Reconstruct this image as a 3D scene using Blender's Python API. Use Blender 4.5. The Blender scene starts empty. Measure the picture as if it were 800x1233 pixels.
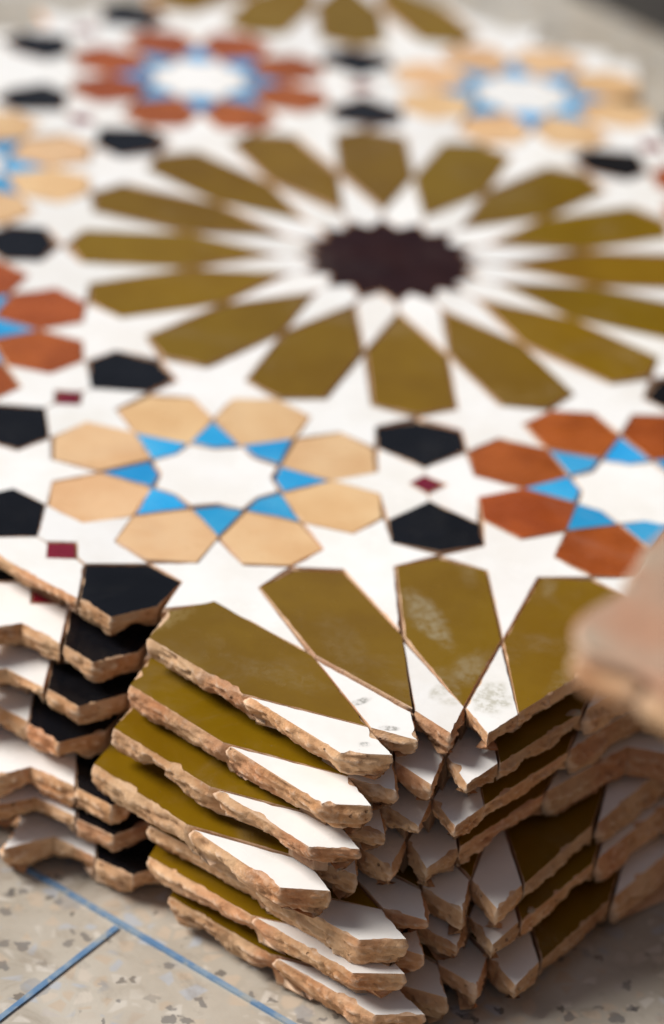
import bpy, math, random
from math import cos, sin, radians as rad, hypot, pi
from mathutils import Vector, Matrix, noise

S = 0.36                    # metres per pattern unit (distance between two sixteen-petal rosettes)
T = 0.036 * S               # pitch of the stacked panels
NP = 7
H = NP * T                  # top glaze of the uppermost panel
scene = bpy.context.scene
col = scene.collection

# ------------------------------------------------------------------ camera
cam_d = bpy.data.cameras.new("camera")
cam = bpy.data.objects.new("camera", cam_d)
col.objects.link(cam)
scene.camera = cam
F_PX = 3476.8
Rw = Matrix.Rotation(-1.0327183, 3, 'X') @ Matrix.Rotation(0.0759439, 3, 'Y') @ Matrix.Rotation(0.0561967, 3, 'Z')
tv = Vector((0.0654791, 0.2848035, -3.2533290))
cam_pos = -(Rw.transposed() @ tv) * S + Vector((0, 0, H))
cam.matrix_world = Matrix.Translation(cam_pos) @ Rw.transposed().to_4x4()
cam_d.sensor_fit = 'HORIZONTAL'
cam_d.sensor_width = 36.0
cam_d.lens = F_PX / 800.0 * 36.0
cam_d.clip_start = 0.02
cam_d.clip_end = 200
cam_d.dof.use_dof = True
cam_d.dof.focus_distance = 2.45 * S
cam_d.dof.aperture_fstop = cam_d.lens / 22.0
cam_d.dof.aperture_blades = 9

# ------------------------------------------------------------------ light
SUN_AZ, SUN_EL = 166.0, 44.0          # azimuth of the sun measured from +X, anticlockwise
world = bpy.data.worlds.new("World")
scene.world = world
world.use_nodes = True
wn = world.node_tree
bg = wn.nodes["Background"]
sky = wn.nodes.new("ShaderNodeTexSky")
sky.sky_type = 'NISHITA'
sky.sun_disc = False
sky.sun_elevation = rad(SUN_EL)
sky.sun_rotation = rad(90.0 - SUN_AZ)
sky.dust_density = 1.5
sky.air_density = 1.0
sky.ozone_density = 1.0
hsv = wn.nodes.new("ShaderNodeHueSaturation")
hsv.inputs["Saturation"].default_value = 0.6
wn.links.new(sky.outputs[0], hsv.inputs["Color"])
wn.links.new(hsv.outputs[0], bg.inputs[0])
bg.inputs[1].default_value = 0.066
sun_d = bpy.data.lights.new("sun", 'SUN')
sun_d.energy = 4.5
sun_d.angle = rad(27)
sun_d.color = (1.0, 0.98, 0.955)
sun = bpy.data.objects.new("sun", sun_d)
col.objects.link(sun)
sd = Vector((cos(rad(SUN_AZ)) * cos(rad(SUN_EL)), sin(rad(SUN_AZ)) * cos(rad(SUN_EL)), sin(rad(SUN_EL))))
sun.rotation_euler = sd.to_track_quat('Z', 'Y').to_euler()
vs = scene.view_settings
vs.view_transform = 'Standard'
vs.look = 'None'
vs.gamma = 1.0
vs.use_curve_mapping = False
vs.exposure = 0.05

# ------------------------------------------------------------------ materials
def srgb(r, g, b):
    f = lambda c: (c / 255 / 12.92) if c / 255 <= .04045 else ((c / 255 + .055) / 1.055) ** 2.4
    return (f(r), f(g), f(b), 1)

class NT:
    def __init__(s, name):
        s.m = bpy.data.materials.new(name)
        s.m.use_nodes = True
        s.t = s.m.node_tree
        s.b = s.t.nodes["Principled BSDF"]
        s.tc = s.t.nodes.new("ShaderNodeTexCoord")
        s.oi = s.t.nodes.new("ShaderNodeObjectInfo")
        # object coordinates shifted per object so that no two pieces repeat
        cx = s.t.nodes.new("ShaderNodeVectorMath"); cx.operation = 'SCALE'
        s.t.links.new(s.oi.outputs["Random"], cx.inputs["Scale"])
        cx.inputs[0].default_value = (7.3, 3.1, 5.7)
        ad = s.t.nodes.new("ShaderNodeVectorMath"); ad.operation = 'ADD'
        s.t.links.new(s.tc.outputs["Object"], ad.inputs[0])
        s.t.links.new(cx.outputs[0], ad.inputs[1])
        s.co = ad.outputs[0]
        s.obj = s.tc.outputs["Object"]
    def link(s, a, b): s.t.links.new(a, b)
    def noise(s, scale, detail=4, rough=.55, co=None, dist=0):
        n = s.t.nodes.new("ShaderNodeTexNoise")
        n.inputs["Scale"].default_value = scale; n.inputs["Detail"].default_value = detail
        n.inputs["Roughness"].default_value = rough; n.inputs["Distortion"].default_value = dist
        s.link(co or s.co, n.inputs["Vector"])
        return n.outputs["Fac"]
    def voro(s, scale, feature='F1', co=None, out="Distance", rnd=1):
        n = s.t.nodes.new("ShaderNodeTexVoronoi"); n.feature = feature
        n.inputs["Scale"].default_value = scale; n.inputs["Randomness"].default_value = rnd
        s.link(co or s.co, n.inputs["Vector"])
        return n.outputs[out]
    def ramp(s, v, a, b, lo=0., hi=1.):
        n = s.t.nodes.new("ShaderNodeMapRange"); n.clamp = True
        n.interpolation_type = 'SMOOTHSTEP'
        for i, x in zip(("From Min", "From Max", "To Min", "To Max"), (a, b, lo, hi)): n.inputs[i].default_value = x
        s.link(v, n.inputs["Value"])
        return n.outputs["Result"]
    def math(s, op, a, b):
        n = s.t.nodes.new("ShaderNodeMath"); n.operation = op
        for i, x in enumerate((a, b)):
            if isinstance(x, (int, float)): n.inputs[i].default_value = x
            else: s.link(x, n.inputs[i])
        return n.outputs[0]
    def mix(s, f, a, b):
        n = s.t.nodes.new("ShaderNodeMix"); n.data_type = 'RGBA'
        if isinstance(f, (int, float)): n.inputs["Factor"].default_value = f
        else: s.link(f, n.inputs["Factor"])
        for k, x in (("A", a), ("B", b)):
            sock = [i for i in n.inputs if i.name == k and i.type == 'RGBA'][0]
            if isinstance(x, tuple): sock.default_value = x
            else: s.link(x, sock)
        return [o for o in n.outputs if o.type == 'RGBA'][0]
    def bump(s, h, strength, dist, prev=None):
        n = s.t.nodes.new("ShaderNodeBump")
        n.inputs["Strength"].default_value = strength; n.inputs["Distance"].default_value = dist
        s.link(h, n.inputs["Height"])
        if prev is not None: s.link(prev, n.inputs["Normal"])
        return n.outputs[0]
    def blob(s, x, y, rx, ry, ang=0., wob=.35, sc=160):
        """soft-edged patch with a ragged outline in the piece's own coordinates (metres)"""
        m = s.t.nodes.new("ShaderNodeMapping"); m.vector_type = 'TEXTURE'
        m.inputs["Location"].default_value = (x, y, 0)
        m.inputs["Rotation"].default_value = (0, 0, ang)
        m.inputs["Scale"].default_value = (rx, ry, 1000)
        s.link(s.obj, m.inputs["Vector"])
        l = s.t.nodes.new("ShaderNodeVectorMath"); l.operation = 'LENGTH'
        s.link(m.outputs[0], l.inputs[0])
        nz = s.noise(sc, 3)
        d = s.math('ADD', l.outputs["Value"], s.math('MULTIPLY', s.math('SUBTRACT', nz, .5), wob * 3))
        return s.ramp(d, 1.15, .5)

def glaze(name, c, c2, rough=.16, mott=.5, speck=.5, stains=(), spec=.5, dusty=.13):
    """glazed face: uneven colour, pinholes, undulating gloss; stains = (x,y,rx,ry,ang,colour,amount)"""
    n = NT(name)
    v = n.mix(n.ramp(n.noise(38, 5), .35, .68), c, c2)
    # per-piece firing differences
    n2 = n.t.nodes.new("ShaderNodeHueSaturation")
    n.link(v, n2.inputs["Color"])
    n.link(n.ramp(n.oi.outputs["Random"], 0, 1, 1 - .16 * mott, 1 + .16 * mott), n2.inputs["Value"])
    n.link(n.ramp(n.noise(3, 1), .3, .7, .496, .504), n2.inputs["Hue"])
    v = n2.outputs[0]
    pin = n.ramp(n.voro(430), .10, .04)
    pin = n.math('MULTIPLY', pin, n.ramp(n.noise(70, 2), .5, .68))
    v = n.mix(n.math('MULTIPLY', pin, speck), v, tuple(.35 * x + .12 for x in c[:3]) + (1,))
    r = n.ramp(n.noise(90, 4), .3, .75, rough * .7, rough * 1.5)
    geo = n.t.nodes.new("ShaderNodeNewGeometry")        # fine clay dust lies across the joints, not tile by tile
    dn = n.noise(21, 7, .68, co=geo.outputs["Position"], dist=.6)
    dust = n.math('MULTIPLY', n.ramp(dn, .50, .80), dusty)
    v = n.mix(dust, v, (.45, .40, .33, 1))
    r = n.math('ADD', r, n.math('MULTIPLY', dust, 1.6))
    for (x, y, rx, ry, ang, sc, amt) in stains:
        b = n.blob(x, y, rx, ry, ang)
        tex = n.ramp(n.noise(380, 6, .75), .38, .62, .15, 1)
        b = n.math('MULTIPLY', n.math('MULTIPLY', b, tex), amt)
        v = n.mix(b, v, sc)
        r = n.math('ADD', r, n.math('MULTIPLY', b, .5))
    n.link(v, n.b.inputs["Base Color"])
    n.link(r, n.b.inputs["Roughness"])
    n.b.inputs["Specular IOR Level"].default_value = spec
    h = n.noise(30, 3)
    nb = n.bump(h, .35, .0012)
    nb = n.bump(n.noise(260, 3), .12, .0004, nb)
    nb = n.bump(pin, .5, -.0003, nb)
    n.link(nb, n.b.inputs["Normal"])
    return n.m

def clay(name, a=srgb(212, 172, 132), b=srgb(184, 132, 88), pale=srgb(226, 200, 174), dark=srgb(86, 50, 34)):
    n = NT(name)
    v = n.mix(n.ramp(n.noise(55, 6, .6), .36, .66), a, b)
    v = n.mix(n.math('MULTIPLY', n.ramp(n.noise(22, 3), .5, .7), .55), v, srgb(190, 122, 84))
    pale_f = n.math('MULTIPLY', n.ramp(n.noise(110, 6, .62), .56, .74), .7)
    v = n.mix(pale_f, v, pale)
    pits = n.math('MULTIPLY', n.ramp(n.voro(300), .22, .06), n.ramp(n.noise(60, 3), .48, .66))
    v = n.mix(n.math('MULTIPLY', pits, .6), v, dark)
    geo = n.t.nodes.new("ShaderNodeNewGeometry")      # ridge highlights and shade in the hollows, painted in by curvature
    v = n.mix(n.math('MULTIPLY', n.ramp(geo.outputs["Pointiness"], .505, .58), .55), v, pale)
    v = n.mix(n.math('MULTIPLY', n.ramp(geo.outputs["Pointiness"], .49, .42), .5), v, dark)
    n2 = n.t.nodes.new("ShaderNodeHueSaturation")
    n.link(v, n2.inputs["Color"])
    n.link(n.ramp(n.oi.outputs["Random"], 0, 1, .82, 1.12), n2.inputs["Value"])
    n.link(n2.outputs[0], n.b.inputs["Base Color"])
    n.b.inputs["Roughness"].default_value = .9
    n.b.inputs["Specular IOR Level"].default_value = .2
    nb = n.bump(n.noise(300, 8, .7), .7, .0011)
    nb = n.bump(n.noise(1400, 4, .7), .5, .0004, nb)
    nb = n.bump(pits, .9, -.0012, nb)
    n.link(nb, n.b.inputs["Normal"])
    return n.m

M = {}
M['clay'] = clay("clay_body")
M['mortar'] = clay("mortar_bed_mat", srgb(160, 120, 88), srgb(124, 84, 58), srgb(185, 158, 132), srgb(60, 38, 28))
WH = (srgb(240, 237, 232), srgb(233, 228, 220))
M['white'] = glaze("white_glaze", *WH, rough=.2, mott=.26, speck=.2)
OL = (srgb(122, 92, 12), srgb(114, 84, 9))
M['olive'] = glaze("olive_glaze", *OL, rough=.16, mott=.6, speck=.4, spec=.26)
M['black'] = glaze("black_glaze", srgb(14, 14, 17), srgb(19, 19, 23), rough=.2, mott=.4, speck=.3, spec=.2, dusty=.035)
M['tan'] = glaze("tan_glaze", srgb(222, 184, 138), srgb(212, 168, 120), rough=.34, mott=.35, speck=.2)
M['rust'] = glaze("rust_glaze", srgb(164, 82, 30), srgb(138, 64, 18), rough=.24, mott=.45, speck=.25)
M['blue'] = glaze("blue_glaze", srgb(34, 150, 206), srgb(64, 164, 212), rough=.2, mott=.8, speck=.15)
M['red'] = glaze("red_glaze", srgb(124, 26, 46), srgb(104, 18, 36), rough=.22, mott=.5, speck=.2)
M['plum'] = glaze("plum_glaze", srgb(44, 24, 24), srgb(36, 18, 20), rough=.45, mott=.2, speck=.2, spec=.08)

# ------------------------------------------------------------------ the mosaic pattern (pattern units)
def pol(r, a): return (r * cos(rad(a)), r * sin(rad(a)))
def rot(p, a):
    c, s_ = cos(rad(a)), sin(rad(a))
    return (c * p[0] - s_ * p[1], s_ * p[0] + c * p[1])
def put(poly, c, a): return [(c[0] + q[0], c[1] + q[1]) for q in (rot(p, a) for p in poly)]
PETAL = [pol(.362, 0), pol(.3475, 7.2), pol(.231, 10.9), pol(.121, 0), pol(.231, -10.9), pol(.3475, -7.2)]
PETALC = [pol(.362, 0), pol(.3475, 7.2), pol(.231, 10.9), pol(.130, 0), pol(.231, -10.9), pol(.3475, -7.2)]
KITE = [pol(.2265, 0), pol(.1205, 10.9), pol(.081, 0), pol(.1205, -10.9)]
KITEC = [pol(.2265, 0), pol(.126, 10.7), pol(.108, 11.0), pol(.085, 0), pol(.108, -11.0), pol(.126, -10.7)]
HUB = [q for k in range(16) for q in (pol(.106, 22.5 * k), pol(.0835, 22.5 * k + 11.25))]
STAR = [pol(.236, 11.25), pol(.3475, 7.3), (.3675, .001), (.3890, .0437), (.4320, .0468), (.4026, .0802), (.4190, .1262),
        (.3731, .1097), pol(.3675, 22.4), pol(.3475, 15.2)]
STARM = [(x, -y) for x, y in reversed(STAR)]
PET8 = [pol(.1725, 0), pol(.160, 15), pol(.1130, 22.2), pol(.068, 0), pol(.1130, -22.2), pol(.160, -15)]
BLUE8 = [pol(.1115, 0), pol(.068, 21.3), pol(.0557, 0), pol(.068, -21.3)]
HUB8 = [q for k in range(8) for q in (pol(.054, 45 * k), pol(.0655, 45 * k + 22.5))]
HEXA = [(.0315, 0), (.070, -.0445), (.1105, -.0437), (.1245, 0), (.1105, .0437), (.070, .0445)]
BIRD = [(.0190, 0), (.0315, 0), (.0695, .0450), (.021, .0485), (0, .094), (-.021, .0485), (-.0695, .0450), (-.0315, 0), (-.0190, 0), (0, .0190)]
BIRDCUT = [(.0190, 0), (.0315, 0), (.0695, .0450), (.021, .0500), (-.021, .0500), (-.0695, .0450), (-.0315, 0), (-.0190, 0), (0, .0190)]
DIAM = [(.0180, 0), (0, .0180), (-.0180, 0), (0, -.0180)]
SQ = []
for j in range(4):
    a = 90 * j
    SQ += [pol(.179, a), pol(.136, a + 8.85), pol(.1465, a + 26.5), pol(.106, a + 20.9), pol(.083, a + 45),
           pol(.106, a + 69.1), pol(.1465, a + 63.5), pol(.136, a + 81.15)]

def area(p): return .5 * sum(p[i][0] * p[(i + 1) % len(p)][1] - p[(i + 1) % len(p)][0] * p[i][1] for i in range(len(p)))
def cen(p):
    a = area(p); cx = cy = 0
    for i in range(len(p)):
        x0, y0 = p[i]; x1, y1 = p[(i + 1) % len(p)]
        w = x0 * y1 - x1 * y0
        cx += (x0 + x1) * w; cy += (y0 + y1) * w
    return (cx / (6 * a), cy / (6 * a))

def inside_panel(c):
    """the panel keeps what lies on its lower-left and upper-left borders and leaves out what lies on the other two"""
    x, y = c
    dl = (x + y + 1) / 2 ** .5         # lower left border
    dr = (y - x + 1) / 2 ** .5         # lower right border
    ul = (1 - y + x) / 2 ** .5         # upper left border
    ur = (1 - x - y) / 2 ** .5         # upper right border
    return dl > -.058 and ur > .034 and dr > .034 and ul > -.058

def build_pattern(cut_bird):
    P = []          # (name, material, polygon, tag)
    def add(name, mat, poly, tag=None, force=False):
        if area(poly) < 0: poly = poly[::-1]
        if force or inside_panel(cen(poly)): P.append((name, mat, poly, tag))
    A = (0, 0)
    add('hub_tile', 'plum', HUB)
    for k in range(16):
        add('petal_tile', 'olive', put(PETALC, A, 22.5 * k))
        add('kite_tile', 'white', put(KITEC, A, 22.5 * k + 11.25))
        add('star_tile', 'white', put(STAR if k % 2 == 0 else STARM, A, 45 * ((k + 1) // 2)))
    for k in range(8):
        a = 22.5 + 45 * k
        c = pol(.5412, a)
        mat = 'rust' if k % 2 == 0 else 'tan'
        add('rosette_tile', 'white', put(HUB8, c, 0))
        for j in range(8):
            add('leaf_tile', mat, put(PET8, c, 22.5 + 45 * j))
            add('blue_tile', 'blue', put(BLUE8, c, 45 * j))
    # corners
    for ci, c in enumerate(((0, -1), (-1, 0), (1, 0), (0, 1))):
        for k in range(16):
            tag = ('corner', k) if ci == 0 else None
            add('petal_tile', 'olive', put(PETAL, c, 22.5 * k), tag)
            add('kite_tile', 'white', put(KITE, c, 22.5 * k + 11.25), tag)
            add('star_tile', 'white', put(STAR if k % 2 == 0 else STARM, c, 45 * ((k + 1) // 2)))
    # the small squares between rosettes, on the axes, on the diagonals and across the four borders
    mids = [(pol(.5, 45 * k), 45 * k) for k in range(8)]
    for sx, sy in ((-1, -1), (1, -1), (-1, 1), (1, 1)):
        mids.append(((sx * .3536, sy * .6464), 45 if sx * sy < 0 else -45))
        mids.append(((sx * .6464, sy * .3536), 45 if sx * sy < 0 else -45))
    for (c, a) in mids:
        add('square_tile', 'red', put(DIAM, c, a))
        for s_ in (0, 180):
            add('hexagon_tile', 'black', put(HEXA, c, a + s_))
            b = put(BIRD, c, a + s_)
            cb = cen(b)
            if cut_bird and (cb[0] + cb[1] + 1) < -.01: b = put(BIRDCUT, c, a + s_)
            add('bird_tile', 'white', b)
    for c in ((-.5, -.5), (-.5, .5)):
        add('great_star_tile', 'white', put(SQ, c, 0))
    # which sides look outwards
    def pip(p, q):
        r = False; x, y = p
        for i in range(len(q)):
            x0, y0 = q[i]; x1, y1 = q[i - 1]
            if (y0 > y) != (y1 > y) and x < (x1 - x0) * (y - y0) / (y1 - y0) + x0: r = not r
        return r
    C = [cen(p[2]) for p in P]
    R_ = [max(hypot(q[0] - c[0], q[1] - c[1]) for q in p[2]) for p, c in zip(P, C)]
    out = []
    for i, (nm, mt, poly, tag) in enumerate(P):
        flags = []
        for j in range(len(poly)):
            a, b = poly[j], poly[(j + 1) % len(poly)]
            L = hypot(b[0] - a[0], b[1] - a[1])
            nx, ny = (b[1] - a[1]) / L, -(b[0] - a[0]) / L
            free = 0
            for f in (.3, .5, .7):
                q = (a[0] + (b[0] - a[0]) * f + nx * .009, a[1] + (b[1] - a[1]) * f + ny * .009)
                hit = any(k != i and hypot(q[0] - C[k][0], q[1] - C[k][1]) < R_[k] and pip(q, P[k][2]) for k in range(len(P)))
                free += (not hit)
            flags.append(free >= 2)
        out.append((nm, mt, poly, tag, flags))
    return out

# ------------------------------------------------------------------ mesh helpers
def fb(x, y, z, o=3): return noise.fractal(Vector((x, y, z)), 1.0, 2.0, o)

def corners(poly, d, lim=4.5):
    """polygon with every side moved inwards by d (true mitres, capped)"""
    n = len(poly); out = []
    for i in range(n):
        a, b, c = poly[i - 1], poly[i], poly[(i + 1) % n]
        l0 = hypot(b[0] - a[0], b[1] - a[1]); l1 = hypot(c[0] - b[0], c[1] - b[1])
        n0 = ((b[1] - a[1]) / l0, -(b[0] - a[0]) / l0); n1 = ((c[1] - b[1]) / l1, -(c[0] - b[0]) / l1)
        mx, my = n0[0] + n1[0], n0[1] + n1[1]
        l = hypot(mx, my) or 1e-9
        mx, my = mx / l, my / l
        k = min(lim, 1 / max(.05, mx * n1[0] + my * n1[1]))
        out.append((b[0] - mx * k * d, b[1] - my * k * d, mx, my))
    return out

def layout(poly, flags, step_out, step_in):
    """where along the outline the vertices sit: (side, fraction, outside)"""
    n = len(poly); L = []
    for i in range(n):
        a, b = poly[i], poly[(i + 1) % n]
        k = max(1, int(hypot(b[0] - a[0], b[1] - a[1]) / (step_out if flags[i] else step_in)))
        L += [(i, j / k, flags[i], hypot(b[0] - a[0], b[1] - a[1])) for j in range(k)]
    return L

def make_piece(name, mat, poly, flags, parent, seed, fine=True, mid=None, step=.0009, body=None, thick=None):
    """one glazed tile: glaze face, chipped edge, clay body. The open sides of a panel are rough fractured clay"""
    rng = random.Random(seed)
    c = cen(poly)
    rim = any(flags)
    pm = [((x - c[0]) * S + rng.gauss(0, .00030), (y - c[1]) * S + rng.gauss(0, .00030)) for x, y in poly]
    n = len(pm)
    lay = layout(pm, flags, step, .003 if fine else .009)
    gap = .00007 + rng.random() * .00020
    sx, sy = seed * 1.37 % 91, seed * 2.11 % 77
    px, py = c[0] * S, c[1] * S
    # depth rows: 0 glaze, 1 lip, then the body
    nrow = 14 if rim else 1
    thick = (thick or .0082) + rng.random() * .0016
    chamf = rng.uniform(.0004, .0032)             # the mason's undercut differs from tile to tile
    cut = c[1] - c[0] + 1 < .12 and hypot(c[0], c[1] + 1) > .17        # the border where the panel was cut off
    if cut: thick = max(thick, .0116 + rng.random() * .0010)
    V = []; npt = len(lay)
    for r in range(2 + nrow):
        v = 0 if r < 2 else (r - 1) / nrow
        base = gap + (.00010 if r == 0 else 0)
        if rim and r >= 2: base = gap - .0003 * min(1, v * 5) + chamf * max(0., v - .25)
        cs = corners(pm, base)
        ci = corners(pm, gap)
        for (i, f, o, L) in lay:
            q = cs if (o or (f == 0 and flags[i - 1])) else ci
            if r == 0: q = cs
            a, b = q[i], q[(i + 1) % n]
            ox = o or (f == 0 and flags[i - 1])
            e0, e1 = pm[i], pm[(i + 1) % n]
            nx, ny = (e1[1] - e0[1]) / L, -(e1[0] - e0[0]) / L
            if f == 0: nx, ny = a[2], a[3]
            x, y = a[0] + (b[0] - a[0]) * f, a[1] + (b[1] - a[1]) * f
            att = min(1., min(f, 1 - f) * L / .0025)
            wx, wy = px + x + sx, py + y + sy
            z = 0.
            if r == 0:
                d = -max(0., fb(wx * 300, wy * 300, 3.3, 2) - .1) * .0007
                if ox: d -= max(0., fb(wx * 130, wy * 130, 9.1, 3) - .22) * .0030
                d *= att
            elif r == 1: z = -.00042; d = 0.
            elif not ox: z = -.0038 if not rim else -.00042 - (thick - .0008) * v; d = 0.
            else:
                dep = thick * (1 - (.14 if cut else .50) * max(0., fb(wx * 52, wy * 52, 1.7, 2) + .05))
                z = -.00042 - (dep - .00042) * v
                amp = min(1., v * 5) * (.45 + .55 * att)
                und = max(0., v - .55 - .3 * fb(wx * 50, wy * 50, 8.2, 2)) * .0052
                big = fb(wx * 75, wy * 75, z * 60 + 2, 2) * .0010
                rg = (.42 - abs(fb(wx * 85, wy * 85, z * 330 + 4, 3))) * .0016
                f2 = fb(wx * 520, wy * 520, z * 700, 3) * .0006
                st = noise.cell(Vector((wx * 95 + fb(wx * 200, wy * 200, z * 200, 2) * .7, wy * 95, z * 330 + fb(wx * 90, wy * 90, 1, 2)))) * .0006
                if cut: und = und * .5 - .0022 * sin(min(1., v * 1.2) * pi * .6)
                d = amp * (big + rg + f2 + st) - und
                if r == 1 + nrow: d -= .002
                d = max(d, -.006)
            V.append((x + nx * d, y + ny * d, z))
    F = [tuple(range(npt))]; mi = [0]; sm = [False]
    for r in range(1 + nrow):
        for i in range(npt):
            j = (i + 1) % npt
            F.append((r * npt + i, (r + 1) * npt + i, (r + 1) * npt + j, r * npt + j)); mi.append(1); sm.append(r > 0)
    b0 = (1 + nrow) * npt
    F.append(tuple(range(b0 + npt - 1, b0 - 1, -1))); mi.append(1); sm.append(False)
    me = bpy.data.meshes.new(name)
    me.from_pydata(V, [], F)
    me.polygons.foreach_set('material_index', mi)
    me.polygons.foreach_set('use_smooth', sm)
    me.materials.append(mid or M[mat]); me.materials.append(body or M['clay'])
    me.update()
    o = bpy.data.objects.new(name, me)
    col.objects.link(o)
    o.parent = parent
    o.location = (px, py, rng.gauss(0, .00014) - (.00016 if rim else 0))
    tl = .0075 if not rim else .0035
    o.rotation_euler = (rng.gauss(0, tl), rng.gauss(0, tl), 0)
    return o

def make_bed(pattern, parent, seed, mat='mortar', top=-.0011, bot=-.0128):
    """the mortar that holds a panel together, pressed between and under the tiles"""
    rng = random.Random(seed)
    V, F = [], []
    for (nm, mt, poly, tag, flags) in pattern:
        pm = [(x * S, y * S) for x, y in poly]
        n = len(pm)
        lay = layout(pm, flags, .004, .05)
        b = len(V); m = len(lay)
        ztop = top - rng.random() * .0003
        per = sum(hypot(pm[i][0] - pm[i - 1][0], pm[i][1] - pm[i - 1][1]) for i in range(n))
        cap = 1.45 * area(pm) / per   # stay inside the slimmest pieces
        qo = [corners(pm, min(e, cap), 8.) for e in (.0005, .0075, .0110)]
        qi = corners(pm, -.0006, 2.)
        for k, z in enumerate((ztop, -.0058, bot)):
            for (i, f, o, L) in lay:
                q = qo[k] if (o or (f == 0 and flags[i - 1])) else qi
                q2 = qo[k] if o else qi
                a, c = q[i], q2[(i + 1) % n]
                x, y = a[0] + (c[0] - a[0]) * f, a[1] + (c[1] - a[1]) * f
                d = -.0018 * max(0, fb(x * 90 + seed, y * 90, z * 90, 2)) if o else 0
                V.append((x + a[2] * d, y + a[3] * d, z))
        F.append(tuple(range(b, b + m)))
        F.append(tuple(range(b + 3 * m - 1, b + 2 * m - 1, -1)))
        for k in range(2):
            for i in range(m):
                j = (i + 1) % m
                F.append((b + k * m + i, b + (k + 1) * m + i, b + (k + 1) * m + j, b + k * m + j))
    me = bpy.data.meshes.new('mortar_bed')
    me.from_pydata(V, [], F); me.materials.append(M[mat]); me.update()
    o = bpy.data.objects.new('mortar_bed', me)
    col.objects.link(o); o.parent = parent
    return o

def add_mesh(name, V, F, mat, parent=None, smooth=False):
    me = bpy.data.meshes.new(name)
    me.from_pydata(V, [], F)
    if smooth: me.polygons.foreach_set('use_smooth', [True] * len(F))
    for m in (mat if isinstance(mat, (list, tuple)) else [mat]): me.materials.append(m)
    me.update()
    o = bpy.data.objects.new(name, me); col.objects.link(o); o.parent = parent
    return o

def empty(name, loc, rz, label, cat, group=None):
    o = bpy.data.objects.new(name, None); col.objects.link(o)
    o.location = loc; o.rotation_euler = (0, 0, rz); o.empty_display_size = .02
    o['label'] = label; o['category'] = cat
    if group: o['group'] = group
    return o

# ------------------------------------------------------------------ floor: terrazzo slabs with blue dividing strips
def terrazzo():
    n = NT("terrazzo")
    co = n.obj
    base = n.mix(n.ramp(n.noise(16, 5, co=co), .3, .7), srgb(192, 184, 170), srgb(168, 159, 144))
    # pale and buff marble chips
    vcol = n.voro(170, co=co, out="Color")
    sep = n.t.nodes.new("ShaderNodeSeparateColor"); n.link(vcol, sep.inputs[0])
    chip = n.ramp(n.voro(170, 'DISTANCE_TO_EDGE', co=co), .04, .2)
    tone = n.mix(n.ramp(sep.outputs[0], .3, .6), srgb(204, 197, 185), srgb(188, 172, 152))
    tone = n.mix(n.ramp(sep.outputs[1], .72, .8), tone, srgb(176, 178, 180))
    v = n.mix(n.math('MULTIPLY', chip, n.ramp(sep.outputs[2], .35, .5)), base, tone)
    # dark chips, two sizes
    wob = n.t.nodes.new("ShaderNodeVectorMath"); wob.operation = 'MULTIPLY_ADD'
    nz = n.t.nodes.new("ShaderNodeTexNoise"); nz.inputs["Scale"].default_value = 260
    n.link(co, nz.inputs["Vector"]); n.link(nz.outputs["Color"], wob.inputs[0])
    wob.inputs[1].default_value = (.007, .007, 0); n.link(co, wob.inputs[2])
    for sc, th, cl in ((190, .86, srgb(92, 92, 94)), (250, .90, srgb(58, 56, 56)), (95, .88, srgb(150, 150, 150))):
        vc = n.voro(sc, co=wob.outputs[0], out="Color")
        sp = n.t.nodes.new("ShaderNodeSeparateColor"); n.link(vc, sp.inputs[0])
        e = n.ramp(n.voro(sc, 'F1', co=wob.outputs[0]), .48, .36)
        v = n.mix(n.math('MULTIPLY', n.ramp(sp.outputs[0], th, th + .06), n.math('MULTIPLY', e, .68)), v, cl)
    v = n.mix(n.math('MULTIPLY', n.ramp(n.noise(14, 6, co=co), .42, .72), .5), v, srgb(140, 126, 106))
    v = n.mix(n.math('MULTIPLY', n.ramp(n.noise(30, 7, .7, co=co, dist=1.2), .50, .68), .42), v, srgb(122, 106, 88))
    n.link(v, n.b.inputs["Base Color"])
    n.link(n.ramp(n.noise(60, 4, co=co), .3, .7, .35, .6), n.b.inputs["Roughness"])
    n.link(n.bump(n.noise(500, 3, co=co), .15, .0004), n.b.inputs["Normal"])
    return n.m
M['terrazzo'] = terrazzo()

def strip_mat():
    n = NT("blue_strip")
    v = n.mix(n.ramp(n.noise(90, 4), .4, .7), srgb(88, 124, 160), srgb(132, 152, 168))
    v = n.mix(n.ramp(n.noise(160, 5), .50, .68), v, srgb(150, 156, 156))
    n.link(v, n.b.inputs["Base Color"]); n.b.inputs["Roughness"].default_value = .5
    return n.m
M['strip'] = strip_mat()
FL = 30.0
fl = add_mesh('floor', [(-FL, -FL, 0), (FL, -FL, 0), (FL, FL, 0), (-FL, FL, 0)], [(0, 1, 2, 3)], M['terrazzo'])
fl['kind'] = 'structure'
def strip(x0, y0, x1, y1, w, z):
    dx, dy = x1 - x0, y1 - y0; L = hypot(dx, dy); nx, ny = -dy / L * w / 2, dx / L * w / 2
    k = 120; V = []; F = []
    for i in range(k + 1):
        f = i / k; x, y = x0 + dx * f, y0 + dy * f
        wv = 1 + .22 * fb(x * 60, y * 60, 2, 2)
        V += [(x + nx * wv, y + ny * wv, z), (x - nx * wv, y - ny * wv, z), (x + nx * wv, y + ny * wv, -.002), (x - nx * wv, y - ny * wv, -.002)]
        if i:
            b = 4 * i
            F += [(b - 4, b - 3, b + 1, b), (b - 4, b, b + 2, b - 2), (b - 3, b - 1, b + 3, b + 1)]
    return add_mesh('floor_strip', V, F, M['strip'], fl)
JX, JY = -.2875 * S, -.878 * S                 # where the two strips meet
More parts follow.
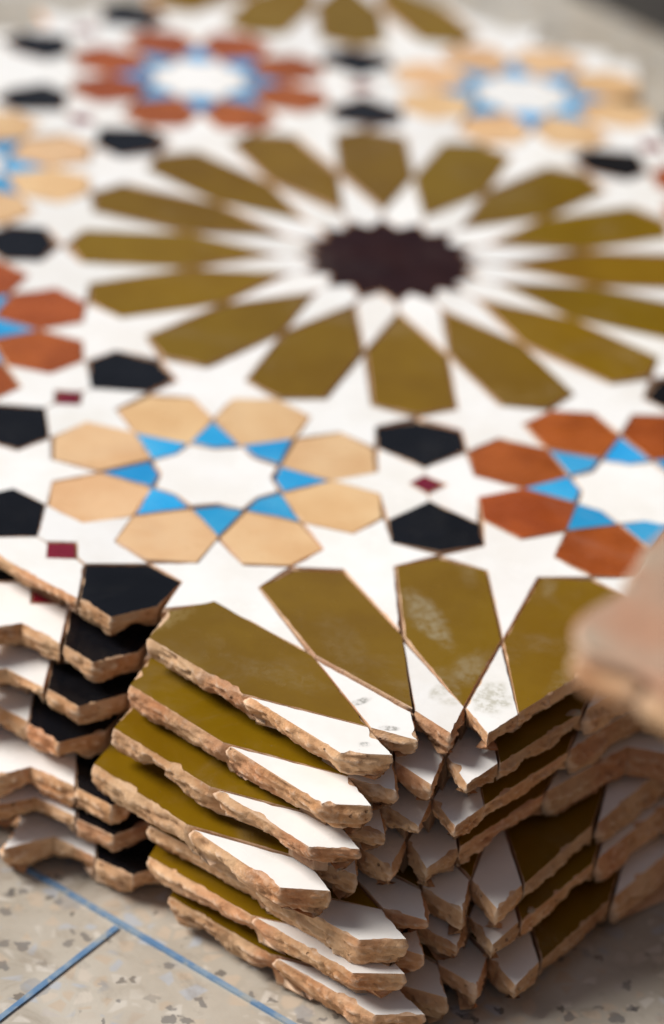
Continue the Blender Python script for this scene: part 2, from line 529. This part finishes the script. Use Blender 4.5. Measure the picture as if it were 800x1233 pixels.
u1 = (cos(rad(51.8)), sin(rad(51.8))); u2 = (cos(rad(-41.5)), sin(rad(-41.5)))
strip(JX - u2[0] * .9, JY - u2[1] * .9, JX + u2[0] * 1.2, JY + u2[1] * 1.2, .0020, .0010)
strip(JX - u1[0] * .9, JY - u1[1] * .9, JX - u1[0] * .002, JY - u1[1] * .002, .0020, .0007)

# ------------------------------------------------------------------ the stack
PAT_TOP = build_pattern(True)
PAT_LOW = build_pattern(False)
poses = [(0, 0, 0), (-.0169, -.0267, -.64), (-.024, -.0397, .48), (-.0473, -.0489, -1.18), (.0256, -.055, 5.1), (.0228, -.066, 3.93), (.0443, -.0748, 4.36)]
labels = ["topmost mosaic panel of the stack, its whole star and rosette pattern in view",
          "second mosaic panel from the top, directly under the topmost one",
          "third mosaic panel from the top, a narrow bright olive strip showing",
          "fourth mosaic panel from the top, its left corner jutting out farthest",
          "fifth mosaic panel from the top, with a broad olive petal exposed on the right",
          "sixth mosaic panel from the top, resting on the lowest panel",
          "lowest mosaic panel of the stack, lying on the terrazzo floor"]
stain_w = srgb(168, 162, 140); stain_d = srgb(96, 92, 78); lime = srgb(164, 154, 128)
# stains and a paler patch of the uppermost panel, in the coordinates of each piece: key = (name, angle index at the near corner)
def along(a, l, w): v = rot((l, w), a); return v
STAINS = {
    ('petal_tile', 4): [(*along(90, -.001, .0076), .0185, .0062, rad(108), lime, .55), (*along(90, -.029, -.003), .011, .0055, rad(70), lime, .34),
                        (*along(90, -.040, .004), .012, .004, rad(100), lime, .2), (*along(90, .030, -.009), .012, .004, rad(90), lime, .12)],
    ('petal_tile', 6): [(*along(135, .0345, .004), .006, .013, rad(135), srgb(150, 128, 78), .55), (*along(135, -.012, .0), .02, .006, rad(150), lime, .10)],  # first mark: paler patch across the petal's outer end
    ('petal_tile', 5): [(*along(112.5, -.01, .004), .02, .008, rad(100), lime, .09)],
    ('petal_tile', 3): [(*along(67.5, -.02, -.010), .02, .006, rad(60), lime, .16), (*along(67.5, .03, .012), .012, .003, rad(80), lime, .22)],
    ('kite_tile', 3): [(*along(78.75, -.0015, .0005), .0105, .0070, rad(79), stain_w, .78)],
    ('kite_tile', 4): [(*along(101.25, .001, -.0032), .0055, .0032, rad(60), stain_w, .6), (*along(101.25, -.0055, -.0052), .004, .0025, rad(10), stain_w, .4)],
    ('kite_tile', 5): [(*along(123.75, .0044, .0035), .0052, .0016, rad(30), stain_d, .75), (*along(123.75, -.012, .0031), .0036, .0015, rad(-5), stain_d, .75)],
    ('kite_tile', 6): [(*along(146.25, -.0118, -.0003), .0022, .0017, 0, srgb(150, 150, 144), .85)],
}
THICK = (.0082, .0094, .0084, .0102, .0102, .0092, .0110)      # the slabs are not equally thick
for k in range(NP):
    dx, dy, ang = poses[k]
    a = rad(ang)
    # poses turn about the near corner (0,-1)
    ox = -(-sin(a) * -1) * 1; 
    lx = sin(a) * 1 * 1.0 + dx            # position of the panel's centre after turning about (0,-1): (0,-1)+R*(0,1)
    ly = -1 + cos(a) + dy
    lx = -sin(a) + dx
    z = H - k * T
    root = empty('mosaic_panel', (lx * S, ly * S, z), a, labels[k], 'mosaic panel', 'mosaic panels of the stack')
    pat = PAT_TOP if k == 0 else PAT_LOW
    if k: root.rotation_euler = (random.Random(k * 5).gauss(0, .002), random.Random(k * 9).gauss(0, .002), a)
    make_bed(pat, root, 11 + k)
    for i, (nm, mt, poly, tag, flags) in enumerate(pat):
        c = cen(poly)
        if k:
            dl = (c[0] + c[1] + 1) / 2 ** .5; dr = (c[1] - c[0] + 1) / 2 ** .5
            near = hypot(c[0], c[1] + 1)
            lim = .36 if k == 4 else .24
            if not (any(flags) and min(dl, dr) < .14 or (min(dl, dr) < lim and near < .8)): continue
        mid = None
        if k == 0 and tag and (nm, tag[1]) in STAINS:
            base = {'olive': OL, 'white': WH}[mt]
            mid = glaze('stained_' + nm, *base, rough=.2, mott=.3, speck=.3, stains=STAINS[(nm, tag[1])])
        make_piece(nm, mt, poly, flags if min(c[0] + c[1] + 1, c[1] - c[0] + 1) < .25 or k == 0 else [False] * len(flags),
                   root, 1000 * k + i * 7 + 3, True, mid, thick=THICK[k])

# ------------------------------------------------------------------ the neighbouring pile at the right
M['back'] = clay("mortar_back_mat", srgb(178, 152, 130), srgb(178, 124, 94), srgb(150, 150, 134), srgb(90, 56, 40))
nb_z = .2423
root = empty('mosaic_panel', (-.0098, -.5063, nb_z - .0138), 0,
             "blurred broken panel lying face down, its pinkish clay corner jutting in from the right", 'mosaic panel')
d1 = (cos(rad(57)), sin(rad(57))); d2 = (cos(rad(-44)), sin(rad(-44)))
def at(u, v): return ((d1[0] * u + d2[0] * v) / S, (d1[1] * u + d2[1] * v) / S)
def rough_part(name, pts, z, thick, body, seed):
    pts = [at(u, v) for u, v in pts]
    if area(pts) < 0: pts = pts[::-1]
    o = make_piece(name, 'white', pts, [True] * len(pts), root, seed, True, body, .0016, body, thick)
    o.location.z = z; o.rotation_euler = (0, 0, 0)
    return o
rough_part('mortar_back', [(.004, .0), (.0, .005), (.001, .018), (-.001, .034), (.001, .060), (.0, .25), (.25, .25), (.25, .0), (.070, .001), (.048, -.002), (.026, .002), (.012, -.001)][::-1],
           .0138, .0062, M['back'], 9101)
for q, (u0, u1, v0, v1, dz) in enumerate(((.001, .022, .002, .020, 0), (.000, .020, .0215, .044, .0006), (.0005, .022, .0455, .075, 0), (.0235, .046, .000, .022, .0004), (.0475, .075, .0012, .022, 0))):
    rough_part('clay_tile', [(u0, v0), (u0, v1), (u1, v1), (u1, v0)][::-1], .0086 - dz, .0086, M['clay'], 9200 + q)
# what carries it: unseen pile of further panels, set close to shade the floor
V, F = [], []
n_l = 17; h_l = (nb_z - .0130) / n_l
rng = random.Random(5)
for k in range(n_l):
    f_ = k / (n_l - 1)
    ox, oy = .060 - .044 * f_ + rng.uniform(0, .006), -.548 - .004 * f_ + rng.uniform(-.004, .004)  # upper layers lean in to deepen the shade beside the stack
    e = .262; pts = []
    for side in range(4):
        for j in range(20):
            f = j / 20
            p = [(f, 0), (1, f), (1 - f, 1), (0, 1 - f)][side]
            pts.append((p[0] * e + rng.uniform(0, .005), p[1] * e + rng.uniform(0, .005)))
    b = len(V); m = len(pts)
    for z, ins in ((k * h_l, .006), (k * h_l + h_l * .55, 0), ((k + 1) * h_l - .0006, .001)):
        for (x, y) in pts:
            q = rot((x + ins * (1 - 2 * x / e), y + ins * (1 - 2 * y / e)), -22)
            V.append((ox + q[0], oy + q[1], z))
    F.append(tuple(range(b + m - 1, b - 1, -1))); F.append(tuple(range(b + 2 * m, b + 3 * m)))
    for r in range(2):
        for i in range(m):
            j = (i + 1) % m
            F.append((b + r * m + i, b + r * m + j, b + (r + 1) * m + j, b + (r + 1) * m + i))
M['pile'] = clay("darkened_clay", srgb(104, 80, 66), srgb(78, 58, 48), srgb(124, 106, 92), srgb(50, 36, 30))  # clay darkened so the pile bounces less light onto the stack
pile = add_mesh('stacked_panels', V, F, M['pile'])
pile['kind'] = 'stuff'; pile['label'] = "unseen pile of further panels right of the stack, set close to shade the floor"; pile['category'] = 'panels'

# ------------------------------------------------------------------ dark wall end far behind, at the top right corner
def wall_mat():
    n = NT("dark_plaster")
    n.link(n.mix(n.ramp(n.noise(6, 5), .3, .7), srgb(58, 54, 50), srgb(44, 42, 40)), n.b.inputs["Base Color"])
    n.b.inputs["Roughness"].default_value = .85
    n.link(n.bump(n.noise(60, 5), .4, .003), n.b.inputs["Normal"])
    return n.m
a0, a1 = Vector((.155, .560)), Vector((.60, -.05))
d = (a1 - a0).normalized(); nn = Vector((-d.y, d.x)); nn = nn if nn.x > 0 else -nn
V = []
for z, bev in ((0, 0), (.895, 0), (.9, .005)):
    V += [tuple(a0 + d * bev + nn * bev) + (z,), tuple(a1 - d * bev + nn * bev) + (z,), tuple(a1 - d * bev + nn * (.12 - bev)) + (z,), tuple(a0 + d * bev + nn * (.12 - bev)) + (z,)]
F = [(8, 9, 10, 11)]
for r in range(2):
    for i in range(4):
        j = (i + 1) % 4
        F.append((4 * r + i, 4 * r + j, 4 * r + 4 + j, 4 * r + 4 + i))
w = add_mesh('dark_wall', V, F, wall_mat())
w['label'] = "dark blurred wall end at the top right corner behind the tiles"; w['category'] = 'wall'

# ------------------------------------------------------------------ crumbs of clay on the exposed petals
for q, (x, y, z, r, lab) in enumerate(((0.0381, -.3008, H - T, .0017, "pale clay crumb lying on the second panel's olive petal"),
                                        (0.0258, -.3364, H - 5 * T, .0014, "whitish crumb lying on the sixth panel near the front kites"),
                                        (0.0363, -.3020, H - 4 * T, .0010, "tiny crumb on the broad olive petal of the fifth panel"))):
    rng = random.Random(70 + q); V = []; F = []
    for i in range(5):
        for j in range(8):
            a = 2 * pi * j / 8; p = pi * (i + .5) / 5
            k = r * (.75 + .5 * rng.random())
            V.append((k * 1.5 * sin(p) * cos(a), k * sin(p) * sin(a), k * .6 * cos(p)))
    for i in range(4):
        for j in range(8): F.append((i * 8 + j, i * 8 + (j + 1) % 8, i * 8 + 8 + (j + 1) % 8, i * 8 + 8 + j)[::-1])
    F += [tuple(range(8)), tuple(range(39, 31, -1))]
    o = add_mesh('clay_crumb', V, F, M['back'])
    o.location = (x, y, z + r * .45); o.rotation_euler = (0, 0, .4 + q)
    o['label'] = lab; o['category'] = 'crumb'; o['group'] = 'crumbs on the panels'
